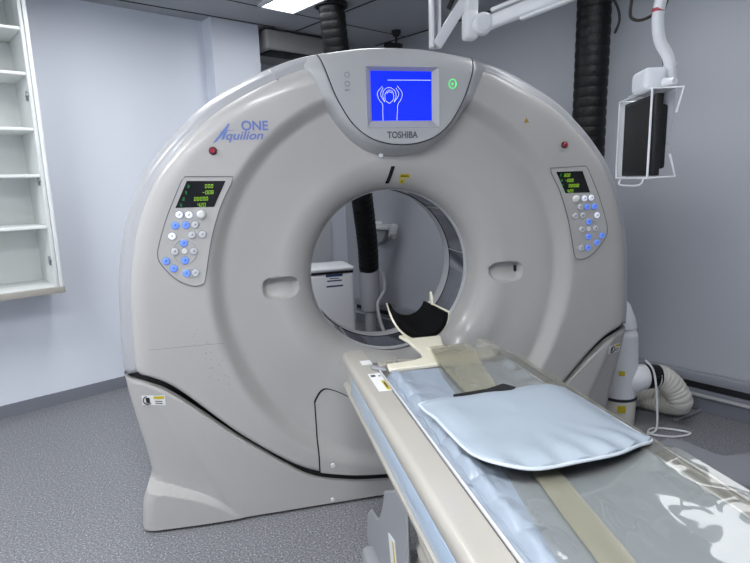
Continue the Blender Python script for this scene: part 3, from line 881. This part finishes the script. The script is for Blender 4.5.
ff += [(i*nrc, ct, ((i+1) % n_c)*nrc) for i in range(n_c)]+[(i*nrc+nrc-1, ((i+1) % n_c)*nrc+nrc-1, ct+1) for i in range(n_c)]
mbc = MB(); mbc.add(vv, ff)
mbc.m = [1 if all((i >= n_c*nrc and i == ct+1) or (i < n_c*nrc and i % nrc >= 9) for i in f) else 0 for f in mbc.f]
cu_ = mbc.build('cushion', [M_CUSH, M_BLACK], None, angle=75)
tag(cu_, 'square pale blue vinyl cushion lying on the plastic-covered couch', 'cushion')
MB().tube([V((X0+ccx+(x-ccx)*1.006, ccy+(y-ccy)*1.006, cz_(x, y)-.002)) for x, y in cb], .0042, 8, close=True).build('piping', mat('pale_piping', '#cdd5dc', .4), cu_)
MB().prism([V((X0-.125, 1.425, .869)), V((X0-.12, 1.44, .869)), V((X0-.01, 1.446, .871)), V((X0+.052, 1.464, .874)), V((X0+.075, 1.43, .873)), V((X0+.04, 1.41, .869))], (0, 0, .004)).build('black_strap', M_BLACK, cu_)

# ---- head rest
HR = thing('head_rest', 'ivory head holder with a black-lined cup at the couch end', 'head rest', (X0, 1.9, .80))
pl = [(-.218, 1.805), (-.212, 1.865), (-.10, 1.878), (-.062, 1.90), (-.050, 1.96), (-.055, 2.02), (-.062, 2.09), (-.08, 2.17), (.09, 2.17), (.085, 2.10), (.064, 2.02), (.066, 1.97), (.085, 1.945), (.15, 1.94), (.240, 1.95), (.240, 1.87), (.20, 1.83), (.05, 1.807), (-.10, 1.807)]
pz = lambda y: .832+.012*smooth(1.95, 2.16, y)
m = MB()
tops = [V((X0+x, y, pz(y)+.006)) for x, y in pl]; bots = [V((X0+x, y, pz(y)-.008)) for x, y in pl]
n_ = len(pl); m.add(tops+bots, [tuple(range(n_)), tuple(range(2*n_-1, n_-1, -1))]+[(i, n_+i, n_+(i+1) % n_, (i+1) % n_) for i in range(n_)])
plate = m.build('base_plate', M_IVORY, HR, bevel=.004, angle=30)
MB().box((X0+.02, 1.945, .842), (.055, .10, .008), (V((.97, .24, 0)), V((-.24, .97, 0)), UZ), bev=.003).build('plate_rib', M_IVORY, HR)
CUZ, CUR = .968, .124
def cup(r, y0, y1, a0, a1, dz=0):
    def fn(u, v):
        a_ = math.radians(a0+(a1-a0)*u)
        lip = .045*smooth(.75, 1, abs(2*u-1))
        y = y0+(y1-y0)*v
        flare = 1-.24*v
        return V((X0+.020+r*flare*math.sin(a_), y+.05*abs(2*u-1)**3*(1-v), CUZ-r*flare*math.cos(a_)*1.02+dz))
    return fn
def thick(fn_o, fn_i, nu_, nv_):
    m = MB(); m.grid(fn_o, nu_, nv_); m.grid(fn_i, nu_, nv_)
    o = nu_*nv_
    bd = [(i*nv_) for i in range(nu_)]+[((nu_-1)*nv_+j) for j in range(1, nv_)]+[(i*nv_+nv_-1) for i in range(nu_-2, -1, -1)]+[j for j in range(nv_-2, 0, -1)]
    nb = len(bd)
    for i in range(nb):
        a_, b_2 = bd[i], bd[(i+1) % nb]
        m.f.append((a_, b_2, b_2+o, a_+o)); m.m.append(0)
    return m
thick(cup(CUR+.014, 2.13, 2.36, -80, 76), cup(CUR+.006, 2.13, 2.36, -80, 76), 40, 8).build('cup_shell', M_IVORY, HR, angle=40)
thick(cup(CUR+.0055, 2.120, 2.372, -75, 73), cup(CUR-.014, 2.120, 2.372, -75, 73), 40, 8).build('cup_liner', M_FOAM, HR, angle=40)
MB().prism([V((X0+.112, 2.30, .925)), V((X0+.122, 2.36, .925)), V((X0+.126, 2.36, .985)), V((X0+.118, 2.34, .992)), V((X0+.112, 2.30, .97))], (.010, -.003, 0)).build('cup_tab', M_IVORY, HR, bevel=.003)

# ------------------------------------------------------------------ black flexible ducts behind the scanner
def corrug(path, r, pitch_, amp, n=20, spiral=False):
    pts = path; L = [0]
    for i in range(1, len(pts)): L.append(L[-1]+(pts[i]-pts[i-1]).length)
    tot = L[-1]; N = int(tot/pitch_*8); out = []; rs = []
    j = 0
    for i in range(N+1):
        s_ = tot*i/N
        while j < len(L)-2 and L[j+1] < s_: j += 1
        t = (s_-L[j])/max(1e-6, L[j+1]-L[j]); p = pts[j].lerp(pts[j+1], t)
        out.append(p); ph_ = (s_/pitch_) % 1
        rs.append(r*(1-amp*(abs(math.sin(ph_*PI)) < .25)-amp*.6*math.cos(2*PI*ph_)*.5)+r*.012*noise.noise(V((s_*9, r*50, 3))))
    return out, rs
def duct(name, label, path, r, pitch_, amp, m, cat='duct', group=None):
    o_, rs = corrug(spline(path, 14), r, pitch_, amp)
    t = thing(name, label, cat, path[-1], group)
    MB().tube(o_, rs, 28).build('hose', m, t, angle=80)
    return t
h1 = duct('flexible_duct', 'black corrugated duct hanging from the ceiling, seen again through the round opening', [(.712, 4.165, 2.745), (.775, 4.27, 2.3), (.945, 4.56, 1.6), (1.075, 4.88, 1.0), (1.125, 5.05, .67)], .094, .056, .035, M_DUCTB)
MB().lathe((.712, 4.165, 2.715), [(.10, 0), (.118, .004), (.118, .030), (.10, .034)], 32).build('ceiling_collar', M_BLACK, h1)
m = MB()
m.lathe((1.128, 5.055, .25), [(.06, 0), (.085, .02), (.098, .15), (.098, .32), (.090, .43), (.090, .435)], 32)
m.build('duct_boot', M_GREYP, h1)
MB().tube(spline([(1.22, 5.0, .66), (1.255, 5.0, .58), (1.25, 4.98, .46), (1.17, 4.93, .33), (1.20, 4.8, .1), (1.30, 4.70, .03)], 8), .016, 8).build('drain_tube', mat('pale_tube', '#a9abb0', .5), h1)
MB().cyl((1.128, 5.055, .0), (1.128, 5.055, .255), .055, 20).build('floor_stub', M_GREYP, h1)
h2 = duct('flexible_duct', 'thick black corrugated duct running from the ceiling down behind the scanner on the right', [(2.19, 3.22, 2.745), (2.188, 3.215, 2.4), (2.180, 3.21, 1.9), (2.172, 3.205, 1.5), (2.13, 3.20, 1.15), (2.02, 3.20, .96)], .102, .060, .035, M_DUCTB)
MB().lathe((2.19, 3.22, 2.712), [(.11, 0), (.125, .004), (.125, .03), (.11, .036)], 32).build('ceiling_collar', M_BLACK, h2)
MB().tube(spline([(2.235, 3.12, 2.55), (2.275, 3.105, 2.47), (2.285, 3.10, 2.40), (2.262, 3.105, 2.33)], 8), .008, 8).build('cable_tie', M_BLACK, h2)
MB().box((1.96, 3.20, .93), (.17, .17, .14), bev=.02).build('duct_elbow', M_BLACK, h2)
MB().box((1.96, 3.20, .43), (.08, .08, .86), bev=.01).build('duct_stand', M_BLACK, h2)

# ------------------------------------------------------------------ white exhaust column and its floor hose, right of the scanner
EX = thing('exhaust_column', 'white tapered exhaust column with round elbow, standing right of the scanner', 'exhaust duct', (2.13, 2.72, 0))
cx_, cy_ = 2.135, 2.74
m = MB(); m.lathe((cx_, cy_, 0), [(.098, .0), (.100, .01), (.100, .155), (.094, .165)], 32); m.build('column_foot', M_DUCTW, EX)
MB().lathe((cx_, cy_, .165), [(.104, 0), (.106, .006), (.104, .018)], 32).build('column_band', mat('dark_band', '#2b2d33', .5), EX)
def column(u, v):
    a_ = 2*PI*u; z = .18+.60*v
    prof = [(0, .104), (.35, .106), (.62, .102), (.80, .093), (.93, .068), (1.0, .034)]
    r = float(np.interp(v, [p[0] for p in prof], [p[1] for p in prof]))
    sh = -.012*v-.022*smooth(.5, 1, v)
    if .66 < v < .71: r -= .005
    return V((cx_+sh+r*math.cos(a_), cy_+r*.95*math.sin(a_), z))
MB().grid(column, 48, 60, closeu=True).build('column_body', M_WHITE, EX, angle=25)
m = MB(); m.lathe((cx_-.034, cy_, .775), [(.032, 0), (.022, .014), (0.0, .018)], 24); m.build('column_cap', M_WHITE, EX)
ux_ = V((.94, -.34, 0)); 
m = MB()
eb = spline([(cx_+.02, cy_-.02, .24), (cx_+.08, cy_-.045, .285), (cx_+.150, cy_-.06, .30)], 8)
m.tube(eb, [.068+.012*math.sin(PI*i/(len(eb)-1)) for i in range(len(eb))], 28); m.build('elbow', M_WHITE, EX, angle=60)
m = MB(); m.grid(lambda u, v: V((cx_+.1045*math.cos(math.radians(-128+26*u)), cy_+.1045*math.sin(math.radians(-128+26*u)), .10+.045*v)), 6, 3)
m.build('warning_sticker', M_YEL, EX)
m = MB(); m.grid(lambda u, v: V((cx_+.1075*math.cos(math.radians(-128+18*u)), cy_+.104*math.sin(math.radians(-128+18*u)), .33+.03*v)), 6, 3)
m.build('warning_sticker', M_YEL, EX)
hp_ = [V((cx_+.130, cy_-.06, .295)), V((cx_+.178, cy_-.065, .294)), V((cx_+.245, cy_-.075, .280)), V((cx_+.305, cy_-.10, .215)), V((cx_+.345, cy_-.11, .125)), V((cx_+.34, cy_+.01, .080)), V((cx_+.27, cy_+.13, .080)), V((cx_+.17, cy_+.16, .080)), V((cx_+.0, cy_+.20, .080))]
fh = thing('floor_hose', 'white corrugated hose bending from the exhaust column down to the floor', 'hose', (cx_+.3, cy_, 0))
o_, rs = corrug(spline(hp_[1:], 14), .072, .026, .05)
MB().tube(o_, rs, 28).build('hose', M_DUCTW, fh, angle=80)
MB().tube([hp_[0], hp_[0].lerp(hp_[1], .1), hp_[1], hp_[1]+V((.035, -.004, -.002))], [.070, .074, .074, .070], 28).build('black_clamp', M_BLACKG, fh)
wc = MB().tube(spline([(2.22, 2.63, .42), (2.255, 2.60, .36), (2.27, 2.58, .22), (2.255, 2.545, .03), (2.20, 2.53, .008), (2.30, 2.46, .008), (2.42, 2.47, .008), (2.33, 2.56, .008), (2.24, 2.58, .008), (2.16, 2.50, .008), (2.10, 2.42, .008)], 10), .006, 8).build('white_cable', M_WHITE)
tag(wc, 'thin white cable looping down in front of the exhaust column', 'cable')
gc = MB().tube(spline([(2.46, 2.635, .010), (2.52, 2.651, .010), (2.68, 2.695, .010), (2.812, 2.764, .010), (2.865, 2.86, .010), (2.83, 2.93, .010), (2.76, 2.97, .010), (2.62, 2.99, .010)], 10), .009, 8).build('grey_cable', mat('grey_cable', '#8a8b8f', .5))
tag(gc, 'grey cable curving over the floor below the corrugated hose', 'cable')

fb = MB().prism([V((1.62, 2.10, .15)), V((2.05, 2.235, .15)), V((2.10, 2.19, .15)), V((2.145, 2.03, .15)), V((2.17, 2.0, .15)), V((2.33, 1.99, .15)), V((2.33, 1.90, .15)), V((2.10, 1.76, .15)), V((1.98, 1.80, .15)), V((1.62, 1.62, .15))], (0, 0, -.15)).build('floor_unit', mat('floor_unit_grey', '#8d8f94', .4), None, bevel=.012, angle=30)
tag(fb, 'low dark grey plastic unit on the floor beyond the right couch edge', 'floor unit')

# ------------------------------------------------------------------ white bin seen through the ring
BN = thing('lidded_bin', 'white lidded bin with dark blue label, seen through the ring', 'bin', (.60, 4.02, 0))
ax_ = (V((.99, .10, 0)).normalized(), V((-.10, .99, 0)).normalized(), UZ)
MB().box((.560, 4.05, .423), (.37, .30, .83), ax_, bev=.025, seg=3).build('bin_body', M_WHITE, BN)
MB().box((.560, 4.05, .846), (.36, .29, .018), ax_).build('lid_gap', M_DARK, BN)
MB().box((.560, 4.05, .869), (.38, .31, .034), ax_, bev=.016, seg=3).build('lid', M_WHITE, BN)
m = MB(); fc = V((.540, 4.05, -.008))-ax_[1]*.1512+ax_[0]*.055
m.box(fc+UZ*.835, (.125, .002, .018), ax_); m.box(fc+UZ*.755, (.125, .002, .012), ax_); m.box(fc+UZ*.795, (.11, .002, .010), ax_); m.box(fc+UZ*.812, (.07, .002, .006), ax_)
m.mi(1); m.box(fc+UZ*.793+ax_[1]*.0005, (.125, .002, .075), ax_)
m.build('blue_label', [M_NAVY, mat('pale_label', '#aebbd6', .5)], BN)

# ------------------------------------------------------------------ wall bracket seen through the ring
WB = thing('wall_bracket', 'white wall bracket with a round grey pad, seen through the ring', 'bracket', W(AW, 4.05, 1.0))
MB().box(W(AW-.07, 4.05, 1.045), (.14, .40, .045), RAX, bev=.012).build('bracket_arm', M_WHITE, WB)
MB().box(W(AW-.01, 4.15, 1.02), (.02, .14, .14), RAX, bev=.005).build('wall_plate', M_WHITE, WB)
m = MB(); m.prism([W(AW-.10, 4.07+.14*math.cos(t), 1.015+.135*math.sin(t)) for t in np.linspace(PI, 2*PI, 20)], RA*.05); m.build('round_pad', M_GREYP, WB, bevel=.006)
MB().box(W(AW-.12, 3.80, 1.02), (.07, .05, .13), (RA, (RB+UZ*.4).normalized(), (UZ-RB*.4).normalized()), bev=.01).build('bracket_hook', M_WHITE, WB)
MB().box(W(AW-.13, 3.79, 0.965), (.05, .06, .05), RAX, bev=.008).build('clamp_knob', M_GREYP, WB)
# small hanging cord switch on the pale back panels
pc = thing('pull_cord', 'thin pull cord with small dark pendant on the pale back panels', 'cord', W(2.71, REC-.05, 1.05))
MB().cyl(W(2.71, REC-.04, 1.02), W(2.71, REC-.04, 1.28), .006, 8).build('cord', M_WHITE, pc)
MB().box(W(2.71, REC-.045, 1.31), (.05, .04, .06), RAX, bev=.01).build('cord_mount', M_WHITE, pc)
MB().lathe(W(2.71, REC-.04, .985), [(.004, 0), (.018, .006), (.018, .028), (.006, .036)], 12).build('pendant', M_GREYP, pc)
# low clutter on the floor at the right wall behind the scanner
fcb = MB().box(W(AW-.24, 3.1, .07), (.28, .7, .14), RAX, bev=.01).build('cable_tray', mat('tray_dark', '#33343a', .5))
tag(fcb, 'dark low cable trunking on the floor behind the ring', 'trunking')

# ------------------------------------------------------------------ air conditioner in the recess
AC = thing('air_conditioner', 'beige box-shaped air conditioner high in the recess left of the black duct', 'air conditioner', W(2.97, 4.38, 2.50))
MB().box(W(2.97, 4.37, 2.655), (.90, .56, .155), RAX, bev=.022, seg=3).build('casing', M_ACP, AC)
MB().box(W(2.97, 4.22, 2.572), (.80, .20, .012), RAX, bev=.003).build('air_outlet', M_DARK, AC)

# ceiling camera/sprinkler
SP = thing('ceiling_camera', 'small black camera hanging from the ceiling behind the scanner top', 'camera', W(3.50, 3.60, CH))
MB().lathe(W(3.50, 3.60, CH-.05), [(.0, 0), (.022, 0), (.040, .03), (.040, .05)], 20).build('ceiling_mount', M_BLACK, SP)
MB().cyl(W(3.50, 3.60, CH-.15), W(3.50, 3.60, CH-.04), .010, 10).build('stem', M_BLACK, SP)
m = MB(); m.box(W(3.50, 3.64, CH-.115), (.06, .19, .05), (RA, (RB+UZ*.25).normalized(), (UZ-RB*.25).normalized()), bev=.012); m.box(W(3.50, 3.70, CH-.085), (.04, .06, .015), RAX)
m.build('camera_body', M_BLACK, SP)

# ------------------------------------------------------------------ ceiling arm + monitor
AR = thing('monitor_support', 'white jointed ceiling arm with post and brace above the scanner, carrying the monitor pole', 'support arm', (1.06, 2.62, CH))
m = MB()
for dx in (-.020, .020): m.box((.968+dx*.9, 2.70, 2.44), (.012, .05, .63), bev=.003)
m.box((.968, 2.724, 2.44), (.04, .004, .63))
m.build('post', M_WHITE, AR)
pA, pB = V((.975, 2.69, 2.14)), V((1.15, 2.66, 2.40)); d_ = (pB-pA).normalized()
MB().box((pA+pB)/2, ((pB-pA).length+.02, .03, .05), (d_, UY, d_.cross(UY)), bev=.004).build('brace', M_WHITE, AR)
MB().box((1.112, 2.60, 2.47), (.060, .055, .55), bev=.012).build('drop_post', M_WHITE, AR)
MB().box((1.108, 2.60, 2.205), (.065, .075, .13), bev=.018, seg=3).build('joint_block', M_WHITE, AR)
jc = V((1.150, 2.56, 2.198))
MB().disc(jc, (-.25, -1, 0), .047, .06, 36).build('joint_cap', M_WHITE, AR)
eA = V((1.155, 2.56, 2.198)); eB = V((1.600, 1.905, 2.30)); d_ = (eB-eA).normalized(); sd = d_.cross(UZ).normalized(); upv = sd.cross(d_)
m = MB(); L = (eB-eA).length
m.box(eA.lerp(eB, .5), (L, .045, .062), (d_, sd, upv), bev=.014, seg=3); m.build('spring_arm', M_WHITE, AR)
MB().box(eA.lerp(eB, .6)-upv*.036, (L*.72, .030, .016), (d_, sd, upv), bev=.006).build('arm_cover', M_WHITE, AR)
MB().box(eA.lerp(eB, .45)+upv*.045, (L*.75, .05, .018), (d_, sd, upv), bev=.005).build('cable_channel', M_WHITE, AR)
MB().tube(spline([(1.20, 2.56, 2.42), (1.215, 2.50, 2.35), (1.24, 2.46, 2.29), (1.30, 2.38, 2.275), (1.36, 2.28, 2.285)], 10), .010, 8).build('arm_cable', M_BLACK, AR)
MB().tube(spline([(1.075, 2.66, 2.60), (1.07, 2.66, 2.45), (1.055, 2.67, 2.36), (1.03, 2.68, 2.30)], 8), .012, 8).build('arm_cable', M_BLACK, AR)
# curved pole down to the monitor
pole = [(1.600, 1.905, 2.30), (1.545, 1.86, 2.14), (1.537, 1.865, 2.06), (1.553, 1.868, 1.98), (1.590, 1.86, 1.915), (1.605, 1.86, 1.84), (1.604, 1.865, 1.72), (1.600, 1.868, 1.60)]
MB().tube(spline(pole, 10), .021, 16).build('monitor_pole', M_WHITE, AR)
MB().tube([V((1.5355, 1.8635, 2.088)), V((1.5352, 1.8637, 2.076))], .0225, 16).build('red_tape', mat('red_tape', '#a83a48', .5), AR)
MB().tube([V((1.597, 1.86, 1.897)), V((1.600, 1.86, 1.886))], .0235, 16).build('cable_tie', M_WHITE, AR)
MB().tube(spline([(1.49, 1.93, 2.25), (1.468, 1.93, 2.10), (1.475, 1.92, 2.065), (1.505, 1.90, 2.06), (1.54, 1.885, 2.085), (1.57, 1.875, 2.16)], 10), .006, 8).build('pole_cable', mat('brown_cable', '#2a241d', .5), AR)
MB().tube(spline([(1.605, 1.87, 2.20), (1.58, 1.88, 2.11), (1.562, 1.885, 2.05), (1.562, 1.89, 2.0), (1.585, 1.885, 1.93), (1.60, 1.885, 1.86)], 10), .005, 8).build('pole_cable', M_BLACK, AR)

# monitor: near side edge to the right, screen face turned left
camp = V((0, 0, 1.5))
MO = thing('flat_monitor', 'thin black flat monitor in a white wire guard, hanging on the pole at right', 'monitor', (1.52, 1.92, 1.45))
m0 = V((1.588, 2.10, 0)); m1 = V((1.475, 1.785, 0))           # far and near ends of the screen face
md_ = (m1-m0).normalized(); mn = V((md_.y, -md_.x, 0))       # candidate normal
if mn.x > 0: mn = -mn
mc = (m0+m1)/2; mw = (m1-m0).length
mzc, mh = 1.632, .295
MAX = (md_, -mn, UZ)
body = MB().box(mc-mn*.02+UZ*mzc, (mw, .030, mh), MAX, bev=.005).build('casing', M_BLACK, MO)
MB().box(mc-mn*.050+UZ*(mzc-.005), (mw*.8, .035, mh*.8), MAX, bev=.012).build('rear_casing', M_BLACK, MO)
MB().box(mc-mn*.004+UZ*mzc, (mw-.03, .003, mh-.03), MAX).build('screen', mat('monitor_glass', '#060608', .45, spec=.25), MO)
wr_ = MB()
def mp(s_, t_, z): return mc+md_*s_+mn*t_+UZ*z
hw = mw/2+.012; zt, zb_ = mzc+mh/2+.012, mzc-mh/2-.008
wr_.tube([mp(hw, .012, zb_), mp(hw, .012, zt), mp(hw, -.095, zt+.004), mp(hw, -.075, zt-.085)], .0042, 8)
wr_.tube([mp(hw, .012, zb_), mp(hw, -.085, zb_+.004), mp(hw, -.062, zb_+.085)], .0042, 8)
wr_.tube([mp(-hw, .012, zb_), mp(-hw, .012, zt), mp(-hw, -.06, zt)], .0042, 8)
wr_.tube([mp(-hw, .012, zb_), mp(hw, .012, zb_)], .0042, 8); wr_.tube([mp(-hw, .012, zt), mp(hw, .012, zt)], .0035, 8)
wr_.tube(spline([mp(-hw+.06, .012, zb_), mp(-hw+.07, .02, zb_-.025), mp(0, .02, zb_-.03), mp(hw-.05, .02, zb_-.025), mp(hw-.03, .012, zb_)], 8), .004, 8)
wr_.build('wire_guard', M_WHITE, MO)
MB().box(mp(-hw-.004, -.008, mzc), (.006, .04, mh+.015), MAX, bev=.002).build('guard_edge', M_WHITE, MO)
MB().box(mp(.06, -.03, zt+.004), (.22, .10, .006), MAX, bev=.002).build('top_tray', M_WHITE, MO)
bx = MB().box(mp(.02, -.03, zt+.050), (.15, .085, .082), MAX, bev=.020, seg=4).build('speaker_box', mat('speaker_white', '#dfe2e6', .5))
tag(bx, 'white rounded speaker box sitting on top of the hanging monitor', 'speaker')
MB().tube([mp(.10, -.06, zt+.03), mp(.15, -.075, zt+.028)], [.018, .012], 12).build('pivot_knob', M_WHITE, MO)

# ------------------------------------------------------------------ open cabinet on the left wall
CB = thing('wall_cabinet', 'tall white open wall cabinet with shelves hung on the left wall', 'cabinet', W(0, BW, .855))
CA0, CA1, CBF = -1.1, .795, 3.90
cd = BW-CBF
def cbx(a0, a1, b0, b1, z0, z1, name, m, bev=.002):
    return MB().box(W((a0+a1)/2, (b0+b1)/2, (z0+z1)/2), (a1-a0, b1-b0, z1-z0), RAX, bev=bev).build(name, m, CB)
cbx(CA0, CA1-.02, BW-.012, BW-.001, .87, 2.735, 'back_panel', M_CAB)
cbx(CA1-.045, CA1-.025, CBF, BW-.001, .893, 2.735, 'side_panel', M_CAB)
cbx(CA1-.022, CA1, CBF-.004, BW-.001, .893, 2.735, 'end_panel', M_CABEDGE)
cbx(-.2, -.18, CBF, BW-.012, .893, 2.735, 'divider', M_CAB)
cbx(CA0, CA0+.02, CBF, BW-.012, .893, 2.735, 'side_panel', M_CAB)
cbx(CA0, CA1+.006, CBF-.012, BW-.001, .855, .893, 'bottom_board', M_CABBASE)
cbx(CA0+.02, CA1-.046, CBF, BW-.012, .8932, .902, 'bottom_liner', M_CAB)
cbx(CA0, CA1, CBF, BW-.001, 2.70, 2.745, 'top_board', M_CAB)
for z in (1.283, 1.595, 1.869, 2.187, 2.438):
    cbx(CA0+.021, CA1-.046, CBF+.006, BW-.013, z-.018, z, 'shelf', M_CABEDGE)
for z in (2.055, 1.555, 1.06):
    m = MB(); m.box(W(CA1-.050, CBF+.045, z), (.010, .03, .055), RAX, bev=.003); m.box(W(CA1-.052, CBF+.030, z), (.014, .04, .014), RAX, bev=.003)
    m.build('hinge_plate', M_STEEL, CB)
itm = MB().box(W(.43, 4.03, 1.295), (.12, .10, .020), RAX, bev=.008).build('small_tool', M_GREYP)
tag(itm, 'small grey object lying on the second lowest cabinet shelf', 'tool')

# ------------------------------------------------------------------ world + colour management
w = bpy.data.worlds.new('world'); sc.world = w; w.use_nodes = True
w.node_tree.nodes['Background'].inputs['Color'].default_value = (.7, .75, .85, 1)
w.node_tree.nodes['Background'].inputs['Strength'].default_value = .05
vs_ = sc.view_settings; vs_.view_transform = 'Standard'; vs_.look = 'None'; vs_.gamma = 1; vs_.use_curve_mapping = False
vs_.exposure = 0.2
